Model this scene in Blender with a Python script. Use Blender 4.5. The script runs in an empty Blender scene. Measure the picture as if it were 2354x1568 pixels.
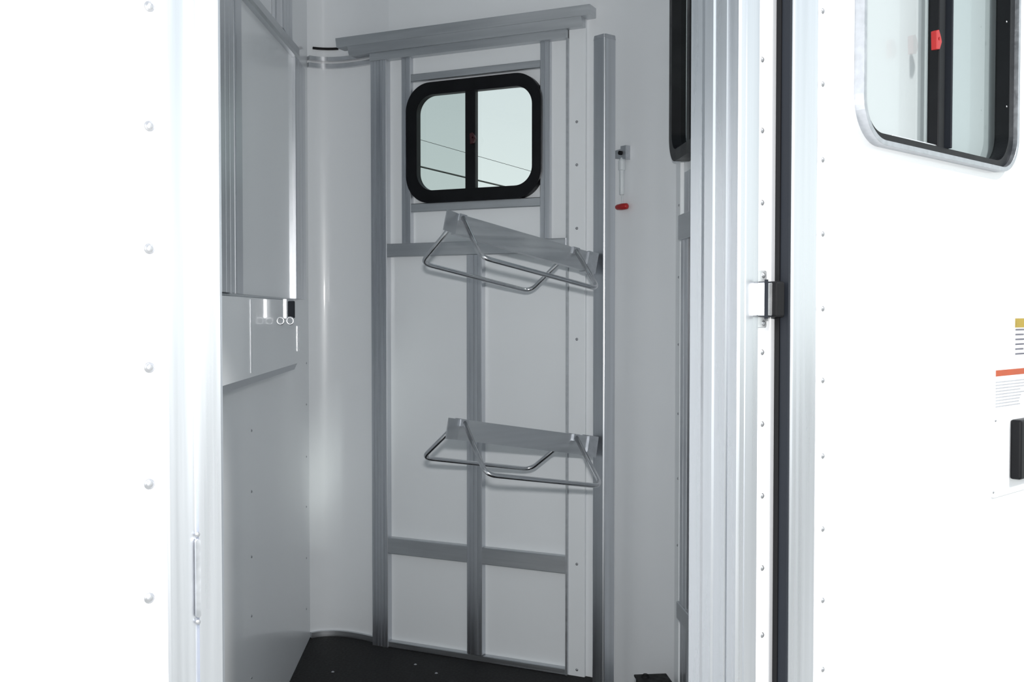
import bpy, bmesh, math, random
from mathutils import Vector, Matrix
from mathutils.geometry import tessellate_polygon
random.seed(4)
S = bpy.context.scene
COL = S.collection
PI = math.pi

# ---------------------------------------------------------------- camera
FPX = 2400.0
PITCH = math.atan(64 / FPX)
CAM = Vector((0, 0, 1.1))
cd = bpy.data.cameras.new('camera')
cd.sensor_width = 36.0
cd.lens = FPX / 2354 * 36.0
cd.clip_start = 0.02
cam = bpy.data.objects.new('camera', cd)
cam.location = CAM
cam.rotation_euler = (PI / 2 - PITCH, 0, 0)
COL.objects.link(cam)
S.camera = cam

# ---------------------------------------------------------------- sky, sun, camera flash, exposure
w = bpy.data.worlds.new('world')
S.world = w
w.use_nodes = True
nt = w.node_tree
bgn = nt.nodes['Background']
tc = nt.nodes.new('ShaderNodeTexCoord')
sep = nt.nodes.new('ShaderNodeSeparateXYZ')
rmp = nt.nodes.new('ShaderNodeValToRGB')
nt.links.new(tc.outputs['Generated'], sep.inputs[0])
nt.links.new(sep.outputs['Z'], rmp.inputs[0])
rmp.color_ramp.elements[0].position = 0.0
rmp.color_ramp.elements[0].color = (1.15, 1.24, 1.21, 1)
rmp.color_ramp.elements[1].position = 0.6
rmp.color_ramp.elements[1].color = (0.62, 0.70, 0.80, 1)
nt.links.new(rmp.outputs[0], bgn.inputs['Color'])
bgn.inputs['Strength'].default_value = 1.0

sun = bpy.data.lights.new('sun', 'SUN')
sun.energy = 3.2
sun.angle = math.radians(6)
sun.color = (1, 0.97, 0.93)
so = bpy.data.objects.new('sun', sun)
COL.objects.link(so)
so.rotation_euler = Vector((-0.5, 0.45, -0.62)).to_track_quat('-Z', 'Y').to_euler()

fl = bpy.data.lights.new('camera_flash', 'AREA')
fl.shape = 'RECTANGLE'
fl.size = 0.07
fl.size_y = 0.04
fl.energy = 25
fl.color = (1, 0.98, 0.97)
fo = bpy.data.objects.new('camera_flash', fl)
fo.location = (0.0, 0.03, 1.1 + 0.13)
fo.rotation_euler = (PI / 2 - PITCH - 0.02, 0, 0)
COL.objects.link(fo)

S.view_settings.view_transform = 'Standard'
S.view_settings.look = 'None'
S.view_settings.gamma = 1
S.view_settings.exposure = 0.07
S.view_settings.use_curve_mapping = False
S.cycles.max_bounces = 16
S.cycles.diffuse_bounces = 10
S.cycles.glossy_bounces = 6
S.cycles.transparent_max_bounces = 12


# ---------------------------------------------------------------- materials
def principled(name, color, rough=0.5, metal=0.0, coat=0.0, coat_rough=0.05, noise=None, aniso=0.0):
    m = bpy.data.materials.new(name)
    m.use_nodes = True
    n = m.node_tree
    b = n.nodes['Principled BSDF']
    b.inputs['Base Color'].default_value = (*color, 1)
    b.inputs['Roughness'].default_value = rough
    b.inputs['Metallic'].default_value = metal
    b.inputs['Coat Weight'].default_value = coat
    b.inputs['Coat Roughness'].default_value = coat_rough
    b.inputs['Anisotropic'].default_value = aniso
    if noise:
        scale, sx, sy, sz, cvar, rvar, bump = noise
        t = n.nodes.new('ShaderNodeTexCoord')
        mp = n.nodes.new('ShaderNodeMapping')
        mp.inputs['Scale'].default_value = (sx, sy, sz)
        ns = n.nodes.new('ShaderNodeTexNoise')
        ns.inputs['Scale'].default_value = scale
        ns.inputs['Detail'].default_value = 4
        n.links.new(t.outputs['Object'], mp.inputs[0])
        n.links.new(mp.outputs[0], ns.inputs[0])
        mr = n.nodes.new('ShaderNodeMapRange')
        mr.inputs['From Min'].default_value = 0.3
        mr.inputs['From Max'].default_value = 0.7
        mr.inputs['To Min'].default_value = max(rough - rvar, 0.02)
        mr.inputs['To Max'].default_value = rough + rvar
        n.links.new(ns.outputs['Fac'], mr.inputs[0])
        n.links.new(mr.outputs[0], b.inputs['Roughness'])
        cr = n.nodes.new('ShaderNodeValToRGB')
        cr.color_ramp.elements[0].position = 0.3
        cr.color_ramp.elements[1].position = 0.7
        cr.color_ramp.elements[0].color = (*[c * (1 - cvar) for c in color], 1)
        cr.color_ramp.elements[1].color = (*[min(c * (1 + cvar), 1) for c in color], 1)
        n.links.new(ns.outputs['Fac'], cr.inputs[0])
        n.links.new(cr.outputs[0], b.inputs['Base Color'])
        if bump:
            bp = n.nodes.new('ShaderNodeBump')
            bp.inputs['Strength'].default_value = bump
            bp.inputs['Distance'].default_value = 0.001
            n.links.new(ns.outputs['Fac'], bp.inputs['Height'])
            n.links.new(bp.outputs[0], b.inputs['Normal'])
    return m


def glass_mat(name, tint, fac):
    m = bpy.data.materials.new(name)
    m.use_nodes = True
    n = m.node_tree
    n.nodes.remove(n.nodes['Principled BSDF'])
    out = n.nodes['Material Output']
    tr = n.nodes.new('ShaderNodeBsdfTransparent')
    tr.inputs[0].default_value = (*tint, 1)
    gl = n.nodes.new('ShaderNodeBsdfGlossy')
    gl.inputs['Roughness'].default_value = 0.03
    lw = n.nodes.new('ShaderNodeLayerWeight')
    pw = n.nodes.new('ShaderNodeMath'); pw.operation = 'POWER'; pw.inputs[1].default_value = 5
    fr = n.nodes.new('ShaderNodeMath'); fr.operation = 'MULTIPLY_ADD'
    fr.inputs[1].default_value = .9; fr.inputs[2].default_value = .06
    n.links.new(lw.outputs['Facing'], pw.inputs[0])
    n.links.new(pw.outputs[0], fr.inputs[0])
    mx = n.nodes.new('ShaderNodeMixShader')
    n.links.new(fr.outputs[0], mx.inputs[0])
    n.links.new(tr.outputs[0], mx.inputs[1])
    n.links.new(gl.outputs[0], mx.inputs[2])
    n.links.new(mx.outputs[0], out.inputs[0])
    return m


M = dict(
    white=principled('interior_white_paint', (0.82, 0.845, 0.865), 0.32, coat=0.3, coat_rough=0.06, noise=(1.5, 1, 1, .5, .015, .03, 0)),
    white_matte=principled('panel_white', (0.80, 0.83, 0.85), 0.45, coat=0.3, coat_rough=0.15, noise=(2, 1, 1, 1, .015, .03, 0)),
    skin=principled('exterior_white_paint', (0.90, 0.91, 0.93), 0.3, coat=0.8, coat_rough=0.05, noise=(1, 1, 1, 1, .01, .02, 0)),
    alu=principled('mill_aluminium_upright', (0.60, 0.62, 0.65), 0.36, 1.0, noise=(60, 1, 1, .02, .10, .08, .25)),
    alu_h=principled('mill_aluminium_rail', (0.56, 0.58, 0.60), 0.42, 1.0, noise=(14, .3, .3, 6, .06, .06, .15)),
    alu_ext=principled('bright_aluminium_extrusion', (0.80, 0.82, 0.86), 0.30, 1.0, noise=(60, 1, 1, .02, .06, .08, .2)),
    steel=principled('polished_tube', (0.62, 0.63, 0.65), 0.22, 1.0, noise=(40, 1, 1, 1, .05, .05, 0)),
    bracket=principled('cast_aluminium', (0.50, 0.52, 0.55), 0.4, 0.9, noise=(80, 1, 1, 1, .1, .1, .1)),
    black=principled('black_window_frame', (0.004, 0.0045, 0.006), 0.42, noise=(20, 1, 1, 1, .2, .05, 0)),
    gasket=principled('black_rubber_gasket', (0.005, 0.005, 0.006), 0.6, noise=(60, 1, 1, .1, .2, .1, .1)),
    slate=principled('slate_rubber_seal', (0.014, 0.017, 0.023), 0.6, noise=(60, 1, 1, .1, .1, .1, .1)),
    mat=principled('black_rubber_matting', (0.013, 0.013, 0.014), 0.7, noise=(120, 1, 1, 1, .3, .1, .4)),
    red=principled('red_plastic', (0.38, 0.012, 0.012), 0.35, noise=(30, 1, 1, 1, .1, .05, 0)),
    darkred=principled('dark_red_plastic', (0.035, 0.003, 0.005), 0.5, noise=(30, 1, 1, 1, .1, .05, 0)),
    zinc=principled('zinc_rivet', (0.42, 0.43, 0.45), 0.35, 0.8, noise=(90, 1, 1, 1, .1, .1, 0)),
    whitemetal=principled('chrome_latch', (0.85, 0.86, 0.88), 0.25, 0.8, noise=(60, 1, 1, 1, .05, .05, 0)),
    clear=principled('frosted_clear_plastic', (0.62, 0.66, 0.68), 0.2, noise=(30, 1, 1, 1, .05, .05, 0)),
    sticker=principled('sticker_white', (0.86, 0.87, 0.90), 0.4, noise=(30, 1, 1, 1, .01, .02, 0)),
    orange=principled('sticker_orange', (0.42, 0.065, 0.012), 0.4, noise=(30, 1, 1, 1, .06, .02, 0)),
    yellow=principled('sticker_yellow', (0.36, 0.25, 0.01), 0.4, noise=(30, 1, 1, 1, .06, .02, 0)),
    ink=principled('sticker_ink', (0.12, 0.12, 0.15), 0.5, noise=(30, 1, 1, 1, .1, .02, 0)),
    greyink=principled('sticker_grey_print', (0.40, 0.41, 0.44), 0.5, noise=(30, 1, 1, 1, .1, .02, 0)),
    ground=principled('pale_gravel', (0.42, 0.42, 0.40), 0.9, noise=(30, 1, 1, 1, .25, .05, .5)),
    wire=principled('cable_black', (0.02, 0.025, 0.02), 0.6, noise=(5, 1, 1, 1, .1, .05, 0)),
    glass_a=glass_mat('glass_sliding_pane', (0.43, 0.48, 0.47), 0),
    glass_d=glass_mat('glass_door_sliding_pane', (0.74, 0.77, 0.77), 0),
    glass_e=glass_mat('glass_door_fixed_pane', (0.64, 0.69, 0.69), 0),
    glass_b=glass_mat('glass_fixed_pane', (0.66, 0.70, 0.69), 0),
)


for k_ in ('black', 'gasket', 'slate', 'mat'):
    M[k_].node_tree.nodes['Principled BSDF'].inputs['Specular IOR Level'].default_value = .22


# ---------------------------------------------------------------- mesh helpers
def tag(o, label=None, cat=None, group=None, kind=None):
    if label: o['label'] = label
    if cat: o['category'] = cat
    if group: o['group'] = group
    if kind: o['kind'] = kind
    return o


def link(name, bm, mat, parent=None, smooth=False):
    bmesh.ops.recalc_face_normals(bm, faces=bm.faces)
    me = bpy.data.meshes.new(name)
    bm.to_mesh(me)
    bm.free()
    me.materials.append(mat)
    if smooth:
        for p in me.polygons:
            p.use_smooth = True
    o = bpy.data.objects.new(name, me)
    COL.objects.link(o)
    if parent:
        o.parent = parent
        o.matrix_parent_inverse = Matrix.Translation(parent.location).inverted()
    return o


def empty(name, loc):
    o = bpy.data.objects.new(name, None)
    o.location = loc
    o.empty_display_size = 0.05
    COL.objects.link(o)
    return o


class Frame:
    """a vertical plane: plan origin, plan direction, normal to the side named"""
    def __init__(s, a, b, flip=False):
        s.o = Vector((a[0], a[1], 0))
        s.d = Vector((b[0] - a[0], b[1] - a[1], 0)).normalized()
        s.n = Vector((s.d.y, -s.d.x, 0)) * (-1 if flip else 1)

    def P(s, u, z, off=0.0):
        return s.o + s.d * u + s.n * off + Vector((0, 0, z))

    def sz(s, px, py, off=0.0):
        """where a sight line meets the plane: distance along it and height"""
        r = ray(px, py)
        o = s.o + s.n * off
        t = (o - CAM).dot(s.n) / r.dot(s.n)
        q = CAM + r * t
        return (q - s.o).dot(s.d), q.z

    def s(s, px, off=0.0, py=720):
        return s.sz(px, py, off)[0]


def ray(px, py):
    f = Vector((0, math.cos(PITCH), -math.sin(PITCH)))
    u = Vector((0, math.sin(PITCH), math.cos(PITCH)))
    return f + Vector((1, 0, 0)) * ((px - 1177) / FPX) - u * ((py - 784) / FPX)


def on_floor(px, py, z=0.0):
    r = ray(px, py)
    return CAM + r * ((z - CAM.z) / r.z)


def solid(bm, pts_a, pts_b, caps):
    """two matching loops -> closed prism, caps = triangles on the loop"""
    va = [bm.verts.new(p) for p in pts_a]
    vb = [bm.verts.new(p) for p in pts_b]
    return va, vb


def plate(F, outer, holes, o0, o1, bm=None):
    """flat plate with holes in frame F between offsets o0 and o1; loops are (s,z)"""
    bm = bm or bmesh.new()
    loops = [outer] + list(holes)
    tris = tessellate_polygon([[Vector((p[0], p[1], 0)) for p in L] for L in loops])
    flat = [p for L in loops for p in L]
    a = [bm.verts.new(F.P(p[0], p[1], o0)) for p in flat]
    b = [bm.verts.new(F.P(p[0], p[1], o1)) for p in flat]
    for t in tris:
        try:
            bm.faces.new([a[i] for i in t])
            bm.faces.new([b[i] for i in reversed(t)])
        except ValueError:
            pass
    k = 0
    for L in loops:
        n = len(L)
        for i in range(n):
            j = (i + 1) % n
            bm.faces.new((a[k + i], a[k + j], b[k + j], b[k + i]))
        k += n
    return bm


def rect(s0, s1, z0, z1):
    return [(s0, z0), (s1, z0), (s1, z1), (s0, z1)]


def rrect(s0, s1, z0, z1, r, n=10):
    out = []
    for cx, cz, a in ((s1 - r, z0 + r, -90), (s1 - r, z1 - r, 0), (s0 + r, z1 - r, 90), (s0 + r, z0 + r, 180)):
        for i in range(n + 1):
            t = math.radians(a + 90 * i / n)
            out.append((cx + r * math.cos(t), cz + r * math.sin(t)))
    return out


def bevel(bm, w=0.0015, seg=2):
    es = [e for e in bm.edges if len(e.link_faces) == 2 and e.calc_face_angle(0) > 0.6]
    if es:
        bmesh.ops.bevel(bm, geom=es, offset=w, segments=seg, affect='EDGES', profile=0.5, clamp_overlap=True)


def box(F, s0, s1, z0, z1, o0, o1, bm=None, bev=0.0015):
    own = bm is None
    bm = plate(F, rect(min(s0, s1), max(s0, s1), min(z0, z1), max(z0, z1)), [], o0, o1, bm)
    if own and bev:
        bmesh.ops.recalc_face_normals(bm, faces=bm.faces)
        bevel(bm, bev)
    return bm


def prism(F, prof, z0, z1, bm=None):
    """plan profile [(s, off)] pulled up from z0 to z1 (z may be a function of index)"""
    bm = bm or bmesh.new()
    a = [bm.verts.new(F.P(p[0], z0, p[1])) for p in prof]
    b = [bm.verts.new(F.P(p[0], z1, p[1])) for p in prof]
    n = len(prof)
    for i in range(n):
        j = (i + 1) % n
        bm.faces.new((a[i], a[j], b[j], b[i]))
    for T in tessellate_polygon([[Vector((p[0], p[1], 0)) for p in prof]]):
        bm.faces.new([a[i] for i in T])
        bm.faces.new([b[i] for i in reversed(T)])
    return bm


def rail_prism(F, prof, s0, s1):
    """section [(off, z)] pushed along the wall from s0 to s1"""
    bm = bmesh.new()
    a = [bm.verts.new(F.P(s0, p[1], p[0])) for p in prof]
    b = [bm.verts.new(F.P(s1, p[1], p[0])) for p in prof]
    n = len(prof)
    for i in range(n):
        j = (i + 1) % n
        bm.faces.new((a[i], a[j], b[j], b[i]))
    for T in tessellate_polygon([[Vector((p[0], p[1], 0)) for p in prof]]):
        bm.faces.new([a[i] for i in T])
        bm.faces.new([b[i] for i in reversed(T)])
    return bm


def wall_strip(pts, z0, z1, thick, bm=None):
    """curved wall sheet through plan points; thickness goes to the left of travel"""
    bm = bm or bmesh.new()
    n = len(pts)
    P = [Vector((p[0], p[1], 0)) for p in pts]
    out = []
    for i in range(n):
        t = (P[min(i + 1, n - 1)] - P[max(i - 1, 0)]).normalized()
        out.append(P[i] + Vector((-t.y, t.x, 0)) * thick)
    rows = []
    for z in (z0, z1):
        rows.append([bm.verts.new(p + Vector((0, 0, z))) for p in P])
        rows.append([bm.verts.new(p + Vector((0, 0, z))) for p in out])
    for i in range(n - 1):
        bm.faces.new((rows[0][i], rows[0][i + 1], rows[2][i + 1], rows[2][i]))
        bm.faces.new((rows[1][i + 1], rows[1][i], rows[3][i], rows[3][i + 1]))
        bm.faces.new((rows[2][i], rows[2][i + 1], rows[3][i + 1], rows[3][i]))
        bm.faces.new((rows[0][i + 1], rows[0][i], rows[1][i], rows[1][i + 1]))
    bm.faces.new((rows[0][0], rows[2][0], rows[3][0], rows[1][0]))
    bm.faces.new((rows[0][-1], rows[1][-1], rows[3][-1], rows[2][-1]))
    return bm


def tube(path, r, bm=None, seg=12, closed=False):
    bm = bm or bmesh.new()
    P = [Vector(p) for p in path]
    n = len(P)
    rings = []
    ref = None
    for i in range(n):
        t = (P[(i + 1) % n] - P[i - 1]) if closed else (P[min(i + 1, n - 1)] - P[max(i - 1, 0)])
        t.normalize()
        if ref is None:
            ref = t.orthogonal().normalized()
        ref = (ref - t * ref.dot(t)).normalized()
        q = t.cross(ref)
        rr = r[i] if isinstance(r, (list, tuple)) else r
        rings.append([bm.verts.new(P[i] + ref * math.cos(2 * PI * k / seg) * rr + q * math.sin(2 * PI * k / seg) * rr) for k in range(seg)])
    for i in range(n if closed else n - 1):
        A, B = rings[i], rings[(i + 1) % n]
        for k in range(seg):
            bm.faces.new((A[k], A[(k + 1) % seg], B[(k + 1) % seg], B[k]))
    if not closed:
        bm.faces.new(rings[0])
        bm.faces.new(rings[-1])
    return bm


def fillet(pts, r, n=6):
    P = [Vector(p) for p in pts]
    out = [P[0]]
    for i in range(1, len(P) - 1):
        a = (P[i - 1] - P[i]).normalized()
        b = (P[i + 1] - P[i]).normalized()
        p0 = P[i] + a * r
        p1 = P[i] + b * r
        for k in range(n + 1):
            t = k / n
            out.append(p0 * (1 - t) ** 2 + P[i] * 2 * t * (1 - t) + p1 * t * t)
    out.append(P[-1])
    return out


# rivets: one dome mesh for each size, many objects
_rv = {}


def rivet_mesh(r):
    if r not in _rv:
        bm = bmesh.new()
        rings = []
        for k, (rr, h) in enumerate(((1.25, 0), (1.2, .18), (1.0, .25), (.8, .55), (.45, .72))):
            rings.append([bm.verts.new((r * rr * math.cos(2 * PI * i / 14), r * rr * math.sin(2 * PI * i / 14), r * h)) for i in range(14)])
        for A, B in zip(rings, rings[1:]):
            for i in range(14):
                bm.faces.new((A[i], A[(i + 1) % 14], B[(i + 1) % 14], B[i]))
        bm.faces.new(rings[-1])
        bm.faces.new(list(reversed(rings[0])))
        me = bpy.data.meshes.new('rivet')
        bm.to_mesh(me)
        bm.free()
        me.materials.append(M['zinc'])
        for p in me.polygons: p.use_smooth = True
        _rv[r] = me
    return _rv[r]


def rivet(parent, F, s, z, off, r=0.003, name='rivet', mat=None):
    o = bpy.data.objects.new(name, rivet_mesh(r))
    COL.objects.link(o)
    o.parent = parent
    o.matrix_parent_inverse = Matrix.Translation(parent.location).inverted()
    o.location = F.P(s, z, off)
    o.rotation_euler = F.n.to_track_quat('Z', 'Y').to_euler()
    return o


def smooth_sides(o):
    bm = bmesh.new(); bm.from_mesh(o.data)
    for e in bm.edges:
        if len(e.link_faces) == 2 and e.calc_face_angle(0) > .6: e.smooth = False
    for f in bm.faces: f.smooth = True
    bm.to_mesh(o.data); bm.free()


def struct(o):
    o['kind'] = 'structure'
    return o


# ---------------------------------------------------------------- plan of the trailer
A0 = on_floor(713, 1465)
A1 = on_floor(770, 1460)
A2 = on_floor(858, 1473)
B0 = on_floor(898, 1483)
B1 = on_floor(1307, 1548)
B = Frame(B0, B1)                      # window wall, s grows to the right, normal into the room
assert B.n.y < 0
PD = Vector((0.735, 0.678, 0)).normalized()
OUT = Frame((0.345, 1.45), (0.345 + PD.x, 1.45 + PD.y))     # outer skin, normal towards the camera
LPA = on_floor(713, 1465)
LPB = on_floor(665, 1568)
LP = Frame(LPA, LPB, flip=True)        # partition on the left, s grows towards the doorway
assert LP.n.x > 0
sC = B.s(1345)
R0 = B.P(sC, 0)
R2 = Vector((0.441, 2.817, 0))
R1 = R0 + B.d * 0.13
RW = Frame(R2, (R2.x + 0.074, R2.y - 1), flip=False)  # right wall, s grows towards the doorway
if RW.n.x > 0: RW.n = -RW.n
CEIL = 2.32


def meet(Fa, Fb):
    # plan intersection of two frames, as a distance along Fa
    det = Fa.d.x * -Fb.d.y + Fb.d.x * Fa.d.y
    dx, dy = Fb.o.x - Fa.o.x, Fb.o.y - Fa.o.y
    return (dx * -Fb.d.y + Fb.d.x * dy) / det


OUT_IN = Frame(OUT.P(0, 0, -0.05), OUT.P(1, 0, -0.05))
sL = meet(LP, OUT_IN)
sR = meet(RW, OUT_IN)

# rounded left corner, in plan
cor = []
ctrl = [A0, A1, A2, B0]
for i in range(17):
    t = i / 16
    # Catmull-like blend: cubic through the four surveyed points
    L = []
    ks = (0, 0.30, 0.78, 1.0)
    p = Vector((0, 0, 0))
    for a in range(4):
        c = 1.0
        for b_ in range(4):
            if b_ != a: c *= (t - ks[b_]) / (ks[a] - ks[b_])
        p += ctrl[a] * c
    cor.append(p)
rc = [R0 * (1 - t) ** 2 + R1 * 2 * t * (1 - t) + R2 * t * t for t in [i / 14 for i in range(15)]]

# ---------------------------------------------------------------- ground, floor, ceiling
g = bmesh.new()
vs = [g.verts.new(p) for p in ((-40, -40, -0.45), (40, -40, -0.45), (40, 60, -0.45), (-40, 60, -0.45))]
g.faces.new(vs)
vs2 = [g.verts.new(p) for p in ((-40, -40, -0.6), (40, -40, -0.6), (40, 60, -0.6), (-40, 60, -0.6))]
g.faces.new(vs2)
struct(link('ground', g, M['ground']))


def room_poly():
    p = [LP.P(sL, 0)] + [LP.P(0, 0)] + cor[1:] + [B.P(sC * .5, 0), R0] + rc[1:] + [RW.P(sR, 0)]
    return [Vector((q.x, q.y, 0)) for q in p]


def slab(name, z0, z1, mat):
    bm = bmesh.new()
    pol = room_poly()
    a = [bm.verts.new((p.x, p.y, z0)) for p in pol]
    b = [bm.verts.new((p.x, p.y, z1)) for p in pol]
    for T in tessellate_polygon([pol]):
        bm.faces.new([a[i] for i in T]); bm.faces.new([b[i] for i in reversed(T)])
    for i in range(len(pol)):
        j = (i + 1) % len(pol)
        bm.faces.new((a[i], a[j], b[j], b[i]))
    return struct(link(name, bm, mat))


floor = slab('floor', -0.04, 0.0, M['mat'])
ceiling = slab('ceiling', CEIL, CEIL + 0.03, M['white'])
FZ = Frame((0, 3), (1, 3))
for px, py in ((765, 1545), (955, 1528), (1003, 1548)):
    p = on_floor(px, py)
    o = bpy.data.objects.new('floor_screw', rivet_mesh(0.004)); COL.objects.link(o)
    o.parent = floor; o.location = p

# ---------------------------------------------------------------- window wall
# window opening
w1 = dict(s0=B.s(934, .026), s1=B.s(1243, .026), z1=B.sz(1095, 177, .026)[1], z0=B.sz(1095, 461, .026)[1])
bm = wall_strip(cor, 0, CEIL, 0.025)
wl = link('wall_back_corner', bm, M['white'], smooth=True)
struct(wl); wl.name = 'wall_corner'
smooth_sides(wl)
bm = plate(B, rect(0, sC, 0, CEIL), [rrect(w1['s0'] + .02, w1['s1'] - .02, w1['z0'] + .02, w1['z1'] - .02, .05)], -0.025, 0.0)
wb = struct(link('wall_back', bm, M['white_matte']))

# right hand side: rounded corner then the side wall with its own window
w2s0 = RW.s(1569)
w2z0 = RW.sz(1590, 368)[1]
w2 = dict(s0=w2s0, s1=w2s0 + 0.38, z0=w2z0, z1=w2z0 + 0.62)
bm = wall_strip(rc, 0, CEIL, 0.025)
wr = struct(link('wall_right_corner', bm, M['white']))
smooth_sides(wr)
bm = plate(RW, rect(0, sR, 0, CEIL), [rrect(w2['s0'] + .02, w2['s1'] - .02, w2['z0'] + .02, w2['z1'] - .02, .05)], -0.025, 0.0)
struct(link('wall_right', bm, M['white']))
bm = plate(LP, rect(0, sL, 0, CEIL), [], -0.03, 0.0)
wleft = struct(link('wall_left', bm, M['white']))


def post(F, name, s0, s1, z0, z1, d, mat='alu', ribs=3, parent=None):
    """extruded upright with shallow ribs in its face"""
    pr = [(s0, 0.0005), (s0, d - .002), (s0 + .002, d)]
    wdt = s1 - s0
    for i in range(ribs):
        c = s0 + wdt * (i + 1) / (ribs + 1)
        pr += [(c - .0018, d), (c - .0008, d - .0016), (c + .0008, d - .0016), (c + .0018, d)]
    pr += [(s1 - .002, d), (s1, d - .002), (s1, 0.0005)]
    bm = prism(F, pr, z0, z1)
    o = link(name, bm, M[mat], parent)
    if not parent: struct(o)
    return o


D = 0.026
z_hb = B.sz(1100, 112)[1]               # underside of the header
z_r1a, z_r1b = B.sz(888, 592)[1], B.sz(888, 562)[1]
z_r2a, z_r2b = B.sz(893, 1268)[1], B.sz(893, 1232)[1]
HB = 1.922
trim = lambda k: 'trim_%d' % k
s_p1a, s_p1b = B.s(853, D), B.s(889, D)
s_p2a, s_p2b = B.s(1072, D), B.s(1107, D)
s_ra, s_rb = B.s(1307, 0.012), B.s(1345, 0.012)
post(B, trim(1), s_p1a, s_p1b, 0, HB + .045, D, ribs=4)
post(B, trim(2), s_p2a, s_p2b, 0.022, z_r1a, D, ribs=3)
# painted strip screwed over the right edge
o = struct(link(trim(3), prism(B, [(s_ra, .0005), (s_ra, .011), (s_ra + .002, .012), (s_rb - .002, .012), (s_rb, .011), (s_rb, .0005)], 0.0, 2.0), M['white_matte']))
for py in (48, 280, 379, 525, 780, 1037, 1297, 1540):
    s, z = B.sz(1326, py, .012)
    rivet(o, B, s, z, .012, .0035, 'screw')
# narrow shadow-gap channel left of it
struct(link(trim(4), box(B, s_ra - .006, s_ra, 0, HB, .0005, .02, bev=0), M['alu_h']))
# window studs
s_wa0, s_wa1 = B.s(923, .02), B.s(944, .02)
s_wb0, s_wb1 = B.s(1240, .02), B.s(1262, .02)
zm = (z_r1a + z_r1b) / 2
post(B, trim(5), s_wa0, s_wa1, z_r1b, HB, .018, ribs=1)
post(B, trim(6), s_wb0, s_wb1, z_r1b, HB, .018, ribs=1)
# rails: section with a small lip
def rail(k, s0, s1, z0, z1, d=.024, mat='alu_h'):
    pr = [(.0005, z0), (d - .002, z0), (d, z0 + .002), (d, z1 - .002), (d - .002, z1), (.0005, z1)]
    return struct(link(trim(k), rail_prism(B, pr, s0, s1), M[mat]))
rail(7, s_p1b, s_ra - .006, z_r1a, z_r1b)
rail(8, s_p1b, s_p2a, z_r2a, z_r2b)
rail(9, s_p2b, s_ra - .006, z_r2a, z_r2b)
rail(10, s_wa1, s_wb0, B.sz(1095, 166)[1] - .012, B.sz(1095, 163)[1] + .008, .016)
rail(11, s_wa1 - .0, s_wb0, B.sz(1095, 482)[1], B.sz(1095, 462)[1], .016)
# sill trim along the floor, straight and round the corner
rail(12, s_p1b, s_ra - .006, 0.0, 0.020, .022)
def corner_rail(k, z0, z1, d, mat, pts=cor):
    inn = []
    n = len(pts)
    for i in range(n):
        t = (pts[min(i + 1, n - 1)] - pts[max(i - 1, 0)]).normalized()
        inn.append(pts[i] + Vector((t.y, -t.x, 0)) * d)
    o = struct(link(trim(k), wall_strip([(p.x, p.y) for p in inn], z0, z1, d - .0005), M[mat]))
    smooth_sides(o)
    return o
corner_rail(13, 0.0, 0.018, .012, 'alu_h', cor[:-1])
corner_rail(14, 1.922, 1.937, .014, 'steel')
corner_rail(15, 1.945, 1.958, .020, 'steel')
corner_rail(16, 1.985, 1.992, .008, 'gasket', cor[1:7])

# header: three stepped bands
hs0, hs1 = B.s(772, .06), B.s(1356, .05)
def band(k, z0, z1, d, s0, s1, slope=0.0):
    pr = [(.0005, z0), (d, z0), (d + slope, z1), (.0005, z1)]
    return struct(link(trim(k), rail_prism(B, pr, s0, s1), M['alu_h']))
band(17, HB, 1.947, .030, s_p1a + .0, s_ra - .002)
h1 = band(18, 1.947, 1.974, .036, hs0 + .04, hs1 - .03, .012)
h2 = band(19, 1.974, 2.003, .050, hs0, hs1, .006)
for px in (885, 1008, 1141, 1280):
    s, z = B.sz(px, 80, .0)
    rivet(wb if s > 0 else wb, B, s, 2.008, 0.0, .0035, 'screw')

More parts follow.
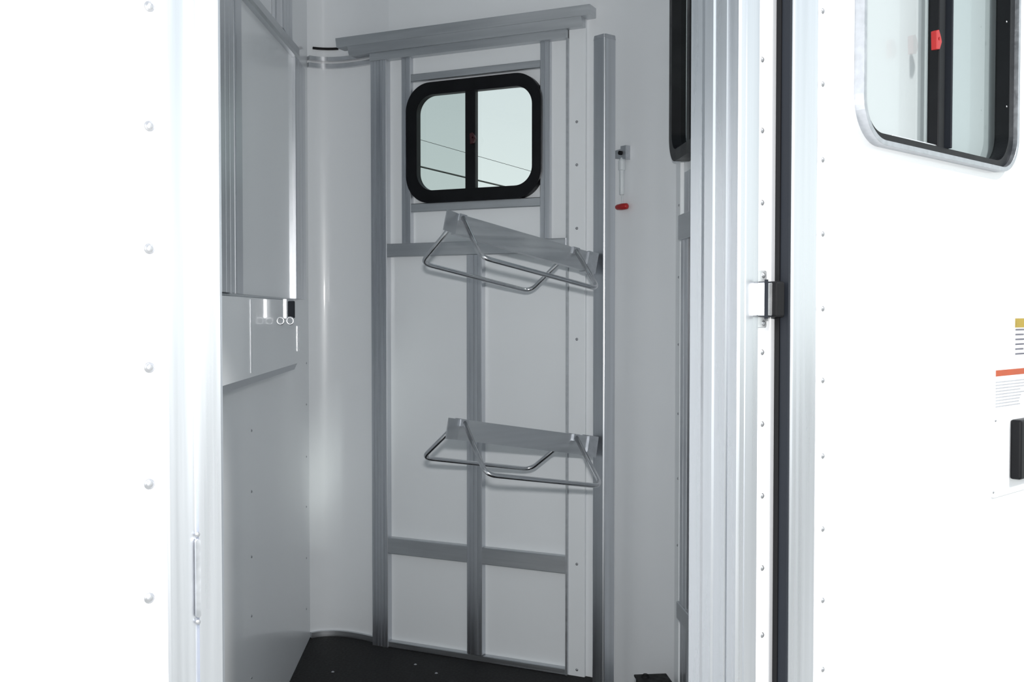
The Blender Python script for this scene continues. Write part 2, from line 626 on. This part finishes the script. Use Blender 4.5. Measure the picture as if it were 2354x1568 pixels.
# window 1 (nose window), black frame
def window(name, F, s0, s1, z0, z1, ro, wid, d0, d1, mull, mw, outer_trim=None, flip=False, latch=None, latch_mat='red', thick_right=None, panes=None):
    ri = max(ro - wid * .75, .02)
    ring = plate(F, rrect(s0, s1, z0, z1, ro, 14), [rrect(s0 + wid, s1 - (thick_right or wid), z0 + wid, z1 - wid, ri, 14)], d0, d1)
    bmesh.ops.recalc_face_normals(ring, faces=ring.faces)
    bevel(ring, .003, 3)
    root = struct(link(name, ring, M['black']))
    is0, is1, iz0, iz1 = s0 + wid, s1 - (thick_right or wid), z0 + wid, z1 - wid
    if outer_trim:
        ot, od = outer_trim
        tr = plate(F, rrect(s0 - ot, s1 + ot, z0 - ot, z1 + ot, ro + ot, 14), [rrect(s0, s1, z0, z1, ro, 14)], d0, od)
        bmesh.ops.recalc_face_normals(tr, faces=tr.faces)
        bevel(tr, .003, 3)
        link('trim_ring', tr, M['bracket'], root)
    gd = d0 + (d1 - d0) * .35
    link('mullion', box(F, mull - mw / 2, mull + mw / 2, iz0 - .004, iz1 + .004, gd - .004, d1 - .001), M['black'], root)
    a, b_ = ('glass_b', 'glass_a') if flip else ('glass_a', 'glass_b')
    if panes: a, b_ = panes
    full = rrect(is0 - .004, is1 + .004, iz0 - .004, iz1 + .004, ri, 10)
    lp = [(min(p[0], mull), p[1]) for p in full]
    rp = [(max(p[0], mull), p[1]) for p in full]
    def dedupe(L):
        o = []
        for p in L:
            if not o or (abs(p[0] - o[-1][0]) + abs(p[1] - o[-1][1])) > 1e-5: o.append(p)
        return o
    def sheet(L, off):
        # single sheet of glass: only the outline's own polygon
        bm = bmesh.new()
        cx = [q for q in L]
        vs = [bm.verts.new(F.P(q[0], q[1], off)) for q in cx]
        bm.faces.new(vs)
        return bm
    def clip(L, lo):
        # keep only corner points on one side and add the straight mullion side
        K = [p for p in full if (p[0] < mull if lo else p[0] > mull)]
        return K
    for lo, mt, off in ((True, a, gd), (False, b_, gd - .006)):
        K = clip(full, lo)
        top = max(p[1] for p in full); bot = min(p[1] for p in full)
        if lo:
            # arc order: top-left corner then bottom-left corner
            K = [(mull, top)] + K + [(mull, bot)]
        else:
            K = [(mull, bot)] + K + [(mull, top)]
        link('pane', sheet(K, off), M[mt], root)
    if latch:
        ls, lz, sz = latch
        bm = plate(F, [(ls - sz * .35, lz - sz), (ls + sz * .3, lz - sz * .9), (ls + sz * .75, lz - .1 * sz), (ls + sz * .55, lz + .35 * sz), (ls + .1 * sz, lz + sz), (ls - sz * .45, lz + sz * .8)],
                   [[(ls + .12 * sz + .16 * sz * math.cos(t), lz + .1 * sz + .16 * sz * math.sin(t)) for t in [i * PI / 4 for i in range(8)]]], d1 - .002, d1 + .008)
        bmesh.ops.recalc_face_normals(bm, faces=bm.faces)
        bevel(bm, .0012, 2)
        link('latch', bm, M[latch_mat], root)
    return root


m1 = B.s(1083, .02)
window('window_1', B, w1['s0'], w1['s1'], w1['z0'], w1['z1'], .088, .040, 0.0005, .026, m1, .036,
       latch=(B.s(1086, .03), B.sz(1086, 322)[1], .018), latch_mat='darkred', thick_right=.030)
window('window_2', RW, w2['s0'], w2['s1'], w2['z0'], w2['z1'], 0.07, .030, 0.0005, .038, w2['s0'] + .2, .03)

# right wall framing seen past the jamb
def rpost(k, pa, pb, z0, z1, d, mat='alu', ribs=1):
    return post(RW, trim(k), RW.s(pa, d), RW.s(pb, d), z0, z1, d, mat, ribs)
zr_a, zr_b = RW.sz(1585, 545, .03)[1], RW.sz(1585, 485, .03)[1]
zr_c = RW.sz(1566, 1388, .02)[1]
e = rpost(20, 1555, 1563, 0, CEIL, .010, 'white_matte', 0)
for py in (200, 323, 480, 640, 790, 945, 1090, 1240, 1388):
    q = rc[-2]
    s, z = RW.sz(1552, py, 0)
    rivet(e, RW, RW.s(1560, .01), z, .010, .003, 'screw')
rpost(21, 1564, 1579, zr_c + .0, zr_a, .022, 'alu', 1)
rpost(22, 1585, 1603, zr_c + .0, zr_a, .020, 'alu', 1)
rpost(23, 1572, 1592, zr_b, w2['z0'] - .03, .016, 'alu', 1)
for k, za, zb, dd in ((24, zr_a, zr_b, .032), (25, zr_c - .045, zr_c, .026)):
    pr = [(.0005, za), (dd - .002, za), (dd, za + .002), (dd, zb - .002), (dd - .002, zb), (.0005, zb)]
    struct(link(trim(k), rail_prism(RW, pr, RW.s(1558, dd), RW.s(1558, dd) + .75), M['alu_h']))
rpost(26, 1566, 1580, 0, zr_c - .045, .018, 'alu', 1)

# ---------------------------------------------------------------- left partition details
ZF0, ZF1 = 0.955, 1.143
# the beam above falls gently towards the corner: lower and upper edge as lines (s, z)
_a, _b = LP.sz(671, 117, .03), LP.sz(572, 0, .03)
_c, _d = LP.sz(669, 84, .03), LP.sz(600, 0, .03)
def zlo(s_): return _a[1] + (s_ - _a[0]) * (_b[1] - _a[1]) / (_b[0] - _a[0])
def zhi(s_): return min(_c[1] + (s_ - _c[0]) * (_d[1] - _c[1]) / (_d[0] - _c[0]), CEIL - .01)
def lpost(k, pa, pb, z0, z1, d, mat='alu', ribs=1):
    a, b_ = LP.s(pb, d), LP.s(pa, d)
    return post(LP, trim(k), min(a, b_), max(a, b_), z0, z1, d, mat, ribs)
upper = struct(link('wall_left_upper_panel', plate(LP, [(LP.s(683, .014), ZF1), (LP.s(430, .014), ZF1), (LP.s(430, .014), min(zlo(LP.s(430, .014)), CEIL - .01)), (LP.s(683, .014), zlo(LP.s(683, .014)))], [], .0005, .014), M['white']))
lpost(30, 683, 704, ZF1, zlo(LP.s(695, .026)), .026, 'alu', 2)
lpost(31, 500, 541, ZF1, CEIL, .034, 'alu', 3)
lpost(32, 545, 560, ZF1, zlo(LP.s(560, .022)) , .022, 'alu', 0)
lpost(33, 655, 676, zhi(LP.s(660, .03)) - .004, CEIL, .030, 'alu', 2)
lpost(34, 639, 644, zhi(LP.s(640, .03)) - .004, CEIL, .012, 'alu', 0)
bm = bmesh.new()
e0, e1 = LP.s(690, .03), LP.s(543, .03)
E = []
for e_ in (e0, e1):
    lo, hi = zlo(e_), zhi(e_)
    E.append([bm.verts.new(LP.P(e_, z_, o_)) for o_, z_ in ((.0005, lo), (.028, lo), (.032, lo + .008), (.032, hi - .008), (.026, hi), (.0005, hi))])
for i in range(6):
    bm.faces.new((E[0][i], E[0][(i + 1) % 6], E[1][(i + 1) % 6], E[1][i]))
bm.faces.new(E[0]); bm.faces.new(E[1])
struct(link(trim(35), bm, M['alu_h']))
for px, pys in ((578, (990, 1130, 1280, 1416, 1558)), (704, (835, 930, 1050, 1165, 1283, 1400))):
    for py in pys:
        s, z = LP.sz(px, py)
        rivet(wleft, LP, s, z, 0, .003)

# flap under the upper panel
fs0, fs1 = LP.s(680, .03), LP.s(400, .03)
flap = empty('fold_down_flap', LP.P(fs0 + .4, ZF0, 0))
tag(flap, 'white fold-down flap with rounded lower corner and small bright latch on left wall', 'flap')
bm = plate(LP, [(fs1, ZF0 - .0), (fs1, ZF1 - .008), (fs0, ZF1 - .008)] + [(fs0 + .03 - .03 * math.cos(t), ZF0 + .03 - .03 * math.sin(t)) for t in [i * PI / 16 for i in range(9)]], [], .006, .040)
bmesh.ops.recalc_face_normals(bm, faces=bm.faces)
bevel(bm, .004, 3)
link('panel', bm, M['white'], flap)
link('shadow_band', rail_prism(LP, [(.0005, ZF0 - .022), (.030, ZF0 - .018), (.038, ZF0), (.0005, ZF0)], fs0 + .03, fs1), M['bracket'], flap)  # grey strip added in place of the shadow below the flap
link('hinge', tube([LP.P(fs0, ZF1 - .004, .02), LP.P(fs1, ZF1 - .004, .02)], .004), M['alu_h'], flap)
sl = LP.s(577, .041)
link('seam', box(LP, sl - .004, sl + .004, ZF0 + .01, ZF1 - .012, .0402, .0412, bev=0), M['alu_h'], flap)
link('end_strip', box(LP, fs0 + .004, fs0 + .045, ZF0 + .035, ZF1 - .080, .0402, .0414, bev=0), M['whitemetal'], flap)
# latch stands out from the flap, its face towards the doorway
qs = LP.s(634, .041, 715)
LF = Frame(LP.P(qs, 0, .041), LP.P(qs, 0, 1.041))
if (CAM - LF.o).dot(LF.n) < 0: LF.n = -LF.n
lz0, lz1 = LF.sz(655, 744, .004)[1], LF.sz(655, 690, .004)[1]
lx = lambda p: LF.s(p, .004, 715)
lat = link('latch', box(LF, lx(661), lx(676), lz0 + .014, lz1 - .002, -.012, .0, bev=.002), M['slate'], flap)
link('latch_bar', box(LF, lx(650), lx(660), lz0 + .012, lz1 + .004, .0, .006), M['whitemetal'], lat)
for p in (645, 667):
    c = lx(p)
    ring = [LF.P(c + .0085 * math.cos(t), lz0 + .007 + .0085 * math.sin(t), .006) for t in [i * 2 * PI / 18 for i in range(18)]]
    link('latch_eye', tube(ring, .0032, closed=True, seg=8), M['whitemetal'], lat, smooth=True)

# ---------------------------------------------------------------- rack post and saddle racks
pz = 2.944
px_ = (1388.5 - 1177) / FPX * pz
ptop = CAM.z + (720 - 88) / FPX * pz
BASE = Vector((px_, pz, 0))
rp = empty('rack_post', BASE)
tag(rp, 'tall square grey aluminium post beside the nose window carrying both saddle racks', 'post')
va = math.atan2(px_, pz)
def sq(r, ang, z):
    return [BASE + Vector((r * math.cos(ang + k * PI / 2), r * math.sin(ang + k * PI / 2), z)) for k in range(4)]
bm = bmesh.new()
R_ = .0305
pts = []
for k in range(4):
    a = -PI / 2 - va + k * PI / 2
    for da in (-.12, -.04, .04, .12):
        rr = R_ * (1 - abs(da) * .25)
        pts.append(Vector((rr * math.cos(a + da), rr * math.sin(a + da), 0)))
a_ = [bm.verts.new(BASE + p + Vector((0, 0, .006))) for p in pts]
b_ = [bm.verts.new(BASE + p + Vector((0, 0, ptop - .012))) for p in pts]
for i in range(16):
    bm.faces.new((a_[i], a_[(i + 1) % 16], b_[(i + 1) % 16], b_[i]))
bm.faces.new(a_); bm.faces.new(b_)
link('tube', bm, M['alu'], rp)
bm = bmesh.new()
a_ = [bm.verts.new(BASE + p * 1.03 + Vector((0, 0, ptop - .012))) for p in pts]
b_ = [bm.verts.new(BASE + p * .97 + Vector((0, 0, ptop))) for p in pts]
for i in range(16):
    bm.faces.new((a_[i], a_[(i + 1) % 16], b_[(i + 1) % 16], b_[i]))
bm.faces.new(a_); bm.faces.new(b_)
link('end_cap', bm, M['bracket'], rp)
bm = bmesh.new()
a_ = [bm.verts.new(BASE + p * 1.5 + Vector((0, 0, 0))) for p in pts]
b_ = [bm.verts.new(BASE + p * 1.5 + Vector((0, 0, .006))) for p in pts]
for i in range(16):
    bm.faces.new((a_[i], a_[(i + 1) % 16], b_[(i + 1) % 16], b_[i]))
bm.faces.new(a_); bm.faces.new(b_)
link('base_plate', bm, M['bracket'], rp)


def prism3(O, a, l, n, prof, x0, x1, bm=None):
    bm = bm or bmesh.new()
    A = [bm.verts.new(O + a * x0 + l * p[0] + n * p[1]) for p in prof]
    C = [bm.verts.new(O + a * x1 + l * p[0] + n * p[1]) for p in prof]
    k = len(prof)
    for i in range(k):
        bm.faces.new((A[i], A[(i + 1) % k], C[(i + 1) % k], C[i]))
    for T in tessellate_polygon([[Vector((p[0], p[1], 0)) for p in prof]]):
        bm.faces.new([A[i] for i in T]); bm.faces.new([C[i] for i in reversed(T)])
    return bm


def saddle_rack(z, th, ph, label, hb=.054):
    O = BASE + Vector((0, 0, z))
    a = Vector((-math.cos(th) * math.cos(ph), -math.sin(th) * math.cos(ph), math.sin(ph)))
    l = Vector((-math.sin(th), math.cos(th), 0))
    n = a.cross(l)
    if n.z < 0: n = -n
    root = empty('saddle_rack', O)
    tag(root, label, 'saddle rack', 'saddle racks on the square post')
    # channel shaped carrying bar, open towards the wall
    t = .0025
    wv = .011
    chan = [(-wv, -hb), (-wv, 0), (wv, 0), (wv, -t), (-wv + t, -t), (-wv + t, -hb + t), (wv, -hb + t), (wv, -hb)]
    bar = link('support_bar', prism3(O, a, l, n, chan, .031, .475), M['alu_h'], root)
    # bent end flange at the free end
    a2 = (a * .93 - l * .36).normalized()
    l2 = (l - a2 * l.dot(a2)).normalized()
    O2 = O + a * .475
    link('end_flange', prism3(O2, a2, l2, n, [(-wv, -hb), (-wv, 0), (-wv + .004, 0), (-wv + .004, -hb)], 0.0, .046), M['alu_h'], bar)
    # bracket that clasps the post
    link('post_bracket', prism3(O, a, l, n, [(-.017, -hb - .002), (-.017, .002), (.017, .002), (.017, -hb - .002)], .0305, .062), M['bracket'], root)
    for sgn in (1, -1):
        p = [O + a * .105 + l * sgn * .012 - n * .006,
             O + a * .116 + l * sgn * .174 - n * .122,
             O + a * .470 + l * sgn * .174 - n * .122,
             O + a * .462 + l * sgn * .012 - n * .006]
        link('wire_arm', tube(fillet(p, .030, 7), .0062, seg=14), M['steel'], root, smooth=True)
        for x in (.105, .462):
            q = O + a * x + l * sgn * .012 - n * .006
            link('weld_tab', prism3(q, a, l, n, [(-.006, -.012), (-.006, .007), (.006, .007), (.006, -.012)], -.010, .010), M['bracket'], root)
    return root


saddle_rack(1.258, .520, .21, 'upper wire saddle rack with flat bar, just below the nose window')
saddle_rack(.747, .547, .168, 'lower wire saddle rack with flat bar, halfway down the square post')

# ---------------------------------------------------------------- hook on the right corner wall
def curve_frame(px):
    best = None
    for i in range(len(rc) - 1):
        F = Frame(rc[i], rc[i + 1])
        if F.n.y > 0: F.n = -F.n
        s = F.s(px)
        if -1e-6 <= s <= (rc[i + 1] - rc[i]).length + 1e-6:
            return F
    return F
HF = curve_frame(1434)
if (CAM - HF.o).dot(HF.n) < 0: HF.n = -HF.n
hs, hz = HF.sz(1434, 355)
hook = empty('bungee_hook', HF.P(hs, HF.sz(1434, 480)[1], 0))
tag(hook, 'small hanging tie with grey bracket, clear stem and red tip beside post', 'hook')
z0, z1 = HF.sz(1434, 370)[1], HF.sz(1434, 338)[1]
link('bracket', plate(HF, [(HF.s(1421), z0 + .008), (HF.s(1448), z0), (HF.s(1448), z1), (HF.s(1436), z1), (HF.s(1436), z1 - .008), (HF.s(1424), z1 - .01)], [], .0005, .018), M['bracket'], hook)
link('stud', tube([HF.P(HF.s(1438), (z0 + z1) / 2, .018), HF.P(HF.s(1438), (z0 + z1) / 2, .026)], .006), M['gasket'], hook)
sx = HF.s(1425, .02)
za, zb = HF.sz(1425, 450)[1], HF.sz(1425, 374)[1]
link('stem', tube([HF.P(sx, za, .014), HF.P(sx, za + (zb - za) * .72, .014), HF.P(sx, za + (zb - za) * .74, .014), HF.P(sx, zb, .014), HF.P(sx + .003, zb + .01, .012)], [.0075, .0075, .010, .010, .006], seg=14), M['clear'], hook)
link('cord', tube([HF.P(sx, za, .014), HF.P(sx + .002, HF.sz(1425, 470)[1], .012)], .0025), M['clear'], hook)
zr = HF.sz(1435, 476)[1]
link('red_tip', tube([HF.P(HF.s(1421), zr + .001, .012), HF.P(HF.s(1426), zr, .012), HF.P(HF.s(1436), zr, .012), HF.P(HF.s(1447), zr, .012), HF.P(HF.s(1449), zr, .012)], [.003, .008, .0095, .0085, .004], seg=14), M['red'], hook, smooth=True)

# black case on the floor by the right corner
cf = Frame((.335, 2.66), (.535, 2.68))
cz = CAM.z - (1560 - 720) / FPX * 2.74
case = empty('black_case', cf.P(.06, 0, -.05))
tag(case, 'low black case with raised knob at floor beside the right corner wall', 'case')
link('body', box(cf, .0, .080, 0, cz - .004, -.08, -.0, bev=.006), M['gasket'], case)
link('lid', box(cf, -.004, .084, cz - .004, cz + .002, -.084, .004, bev=.002), M['gasket'], case)
link('knob', tube([cf.P(.022, cz + .002, -.06), cf.P(.022, cz + .006, -.06), cf.P(.022, cz + .010, -.06)], [.012, .010, .006]), M['gasket'], case)

# ---------------------------------------------------------------- outer skin, jambs
jl0, jl1 = OUT.s(376), OUT.s(503)
jlg = OUT.s(442)
jr0, jr1 = OUT.s(1690), OUT.s(1738)
ZTOP = 1.98
SK = plate(OUT, rect(-2.6, 2.2, -.12, 2.38), [rect(jl0 + .012, jr1 - .008, -.03, ZTOP)], -.05, 0.0)
skin = struct(link('wall_outer', SK, M['skin']))
for py in (15, 290, 572, 845, 1113, 1375):
    s, z = OUT.sz(343, py)
    rivet(skin, OUT, s, z, 0, .0038)
for py in (137, 300, 466, 810, 975, 1140, 1306, 1460):
    s, z = OUT.sz(1752, py)
    rivet(skin, OUT, s, z, 0, .0032)

# left jamb: outer flange, groove, inner flange
lj = prism(OUT, [(jl0, .0), (jl0, .003), (jl0 + .002, .0045), (jlg - .0015, .0045), (jlg - .0008, .001), (jlg + .0008, .001), (jlg + .0015, .006), (jl1 - .003, .008), (jl1, .006), (jl1, -.03), (jl1 - .004, -.055), (jl0 + .012, -.055), (jl0 + .012, .0)], -.03, ZTOP)
ljo = struct(link(trim(40), lj, M['alu_ext']))
sl_, za_ = OUT.sz(455, 1240, .008)
zb_ = OUT.sz(455, 1420, .008)[1]
link('strike_slot', plate(OUT, rrect(sl_ - .0022, sl_ + .0022, zb_, za_, .0021, 5), [], .0065, .0085), M['bracket'], ljo)
for zz in (za_ + .004, zb_ - .004):
    rivet(ljo, OUT, sl_, zz, .0072, .0018, 'screw')
# right jamb: ribbed reveal and front flange
R = jr0
rj = [(jr1, 0.0), (jr1, .003), (jr1 - .002, .0045), (R + .018, .0045), (R + .0165, .001), (R + .0145, .001), (R + .013, .006), (R + .003, .006), (R, .003),
      (R, -.008), (R + .003, -.010), (R + .003, -.014), (R, -.016), (R, -.034), (R - .003, -.036), (R - .003, -.050), (R - .001, -.056), (R - .001, -.075), (R + .02, -.075), (R + .02, -.052), (jr1 - .008, -.05), (jr1 - .008, 0)]
struct(link(trim(41), prism(OUT, rj, -.03, ZTOP), M['alu_ext']))
struct(link(trim(42), box(OUT, jl0 + .012, jr1 - .008, ZTOP, ZTOP + .03, -.055, .006), M['alu_ext']))
struct(link(trim(43), box(OUT, jl0 + .012, jr1 - .008, -.06, -.03, -.055, .012), M['alu_ext']))

# ---------------------------------------------------------------- open door, folded back flat beside the doorway
d0_, d1_ = .006, .030
ds0 = OUT.s(1793, .010)
DZ0, DZ1 = -.02, 1.96
fw_ = OUT.s(1880, d1_) - OUT.s(1822, d1_)
ds0 = OUT.s(1822, d1_)
ds1 = OUT.s(2354, d1_) + .13
wo = dict(s0=OUT.s(1985, d1_ + .012), s1=OUT.s(2332, d1_ + .012), z0=OUT.sz(2160, 353, d1_ + .012)[1])
wo['z0'] = OUT.sz(2160, 352, d1_ + .01)[1]
hole = rrect(wo['s0'] + .006, wo['s1'] - .006, wo['z0'] + .006, wo['z0'] + .594, .06, 12)
ins = rect(ds0 + fw_, ds1 - fw_, DZ0 + .05, DZ1 - .05)
door = struct(link('door_1', plate(OUT, ins, [hole], d0_ + .004, d1_ - .002), M['skin']))
fr = plate(OUT, rect(ds0, ds1, DZ0, DZ1), [ins], d0_, d1_)
bmesh.ops.recalc_face_normals(fr, faces=fr.faces)
bevel(fr, .006, 3)
link('door_frame', fr, M['alu_ext'], door)
link('gasket', plate(OUT, rect(ds0 - .005, ds1 + .005, DZ0 - .005, DZ1 + .005), [rect(ds0 + .0002, ds1 - .0002, DZ0 + .0002, DZ1 - .0002)], .0132, .026), M['slate'], door)
link('gasket_lip', plate(OUT, rect(ds0 - .007, ds1 + .007, DZ0 - .007, DZ1 + .007), [rect(ds0 - .0002, ds1 + .0002, DZ0 - .0002, DZ1 + .0002)], .0055, .013), M['gasket'], door)
for py in (25, 193, 367, 538, 710, 875, 1049, 1217, 1381, 1540):
    s, z = OUT.sz(1894, py, d1_)
    rivet(door, OUT, s, z, d1_ - .002, .0032)
# door window
WD = window('window_3', OUT, wo['s0'], wo['s1'], wo['z0'], wo['z0'] + .60, .062, .012, d0_ + .004, d1_ + .006, OUT.s(2153, d1_), .0225,
            outer_trim=(.008, d1_ + .014), flip=True, latch=(OUT.s(2143, d1_ + .008), OUT.sz(2143, 90, d1_ + .008)[1], .0165), thick_right=.020, panes=('glass_d', 'glass_e'))
WD.name = 'window_3'
WD.parent = door
WD.matrix_parent_inverse = Matrix.Identity(4)
sm = OUT.s(2173, d1_ + .004)
link('slide_track', box(OUT, sm - .0022, sm + .0022, wo['z0'] + .012, wo['z0'] + .588, d1_ - .004, d1_ + .012), M['slate'], WD)
for py in (50, 245):
    s, z = OUT.sz(2314, py, d1_ + .006)
    rivet(WD, OUT, s, z, d1_ + .006, .0016, 'screw')
# drain notch weep cover at the window foot
s_, z_ = OUT.sz(2100, 312, d1_)
link('sill_strip', box(OUT, OUT.s(2045, d1_), OUT.s(2160, d1_), wo['z0'] + .0115, wo['z0'] + .0155, d1_ - .012, d1_ + .002), M['whitemetal'], WD)
# handle plate and black paddle
hp0, hz0 = OUT.sz(2281, 1145, d1_)
hz1 = OUT.sz(2285, 952, d1_)[1]
hp = link('handle_plate', plate(OUT, rrect(hp0, hp0 + .16, hz0, hz1, .004), [], d1_ - .002, d1_ + .0015), M['skin'], door)
for py, px in ((967, 2289), (1132, 2284)):
    s, z = OUT.sz(px, py, d1_ + .002)
    rivet(hp, OUT, s, z, d1_ + .0015, .0022, 'screw')
s, z = OUT.sz(2344, 1104, d1_ + .02)
z2 = OUT.sz(2347, 966, d1_ + .02)[1]
link('handle', box(OUT, s, s + .085, z, z2, d1_ + .0015, d1_ + .022, bev=.004), M['black'], hp)

# stickers on the open door
def sticker(name, label, x0, y0, x1, y1, extra):
    o = OUT
    s0, zt = o.sz(x0, y0, d1_)
    zb = o.sz(x0, y1, d1_)[1]
    s1 = s0 + x1
    st = empty(name, o.P(s0, zb, d1_))
    tag(st, label, 'sticker')
    link('backing', box(o, s0, s1, zb, zt, d1_ - .0018, d1_ - .0012, bev=0), M['sticker'], st)
    H = zt - zb
    for nm, mt, u0, u1, v0, v1 in extra:
        link(nm, box(o, s0 + (s1 - s0) * u0, s0 + (s1 - s0) * u1, zt - H * v1, zt - H * v0, d1_ - .0012, d1_ - .0009, bev=0), M[mt], st)
    return st

lines = [('print_line', 'ink', .06, .55 + .3 * random.random(), .28 + i * .115, .32 + i * .115) for i in range(6)]
sticker('warning_sticker', 'small sticker with yellow heading over black print at right photo edge', 2334, 729, .075, 826,
        [('yellow_heading', 'yellow', .03, .97, .03, .25), ('warning_symbol', 'ink', .04, .12, .10, .22)] + lines)
lines = [('print_line', 'greyink', .02, .6 + .35 * random.random(), .30 + i * .075, .33 + i * .075) for i in range(9)]
sticker('warning_sticker', 'white sticker with orange band over fine grey print on open door', 2289, 850, .17, 944,
        [('orange_band', 'orange', .02, .98, .02, .17)] + lines)

# catch and rubber bumper between jamb and open door
cs0, cz0 = OUT.sz(1734, 753, .004)
cz1 = OUT.sz(1734, 621, .004)[1]
cs1 = OUT.s(1762, .004)
catch = empty('door_catch', OUT.P(cs0, cz0, 0))
tag(catch, 'bright metal door catch with black rubber bumper between doorway and open door', 'door catch')
link('plate', plate(OUT, rrect(cs0, cs1, cz0, cz1, .003), [], .0005, .004), M['whitemetal'], catch)
zu, zl = OUT.sz(1762, 650, .01)[1], OUT.sz(1762, 726, .01)[1]
link('arm', box(OUT, cs0 + .006, OUT.s(1782, .02), zl, zu, .004, .016), M['whitemetal'], catch)
link('cross_bar', box(OUT, OUT.s(1760, .018), OUT.s(1763, .018), zl - .004, zu + .004, .016, .020, bev=0), M['slate'], catch)
for zz in (zl - .0012, zu):
    link('arm_edge', box(OUT, cs0 + .010, OUT.s(1779, .02), zz, zz + .0012, .004, .0165, bev=0), M['slate'], catch)
bs = OUT.s(1782, .02)
link('bumper', box(OUT, bs - .001, ds0 - .0092, zl - .002, zu + .002, .003, .024, bev=.003), M['gasket'], catch)
for py in (633, 743):
    s, z = OUT.sz(1755, py, .004)
    rivet(catch, OUT, s, z, .004, .0032, 'screw')

# ---------------------------------------------------------------- overhead cables seen through the nose window
def cable(x0, y0, x1, y1, dist, r, label):
    a, b = ray(x0, y0), ray(x1, y1)
    P0 = CAM + a * dist
    P1 = CAM + b * dist * 1.05
    d = P1 - P0
    pts = []
    for i in range(41):
        t = -6 + 16 * i / 40
        pts.append(P0 + d * t + Vector((0, 0, .004 * (t - .5) ** 2)))
    o = link('overhead_cable', tube(pts, r, seg=8), M['wire'], smooth=True)
    tag(o, label, 'cable')
cable(965, 383, 1180, 434, 11, .009, 'thick dark overhead cable crossing low in the nose window view')
cable(965, 321, 1232, 397, 26, .006, 'thin faint overhead cable higher in the nose window view')
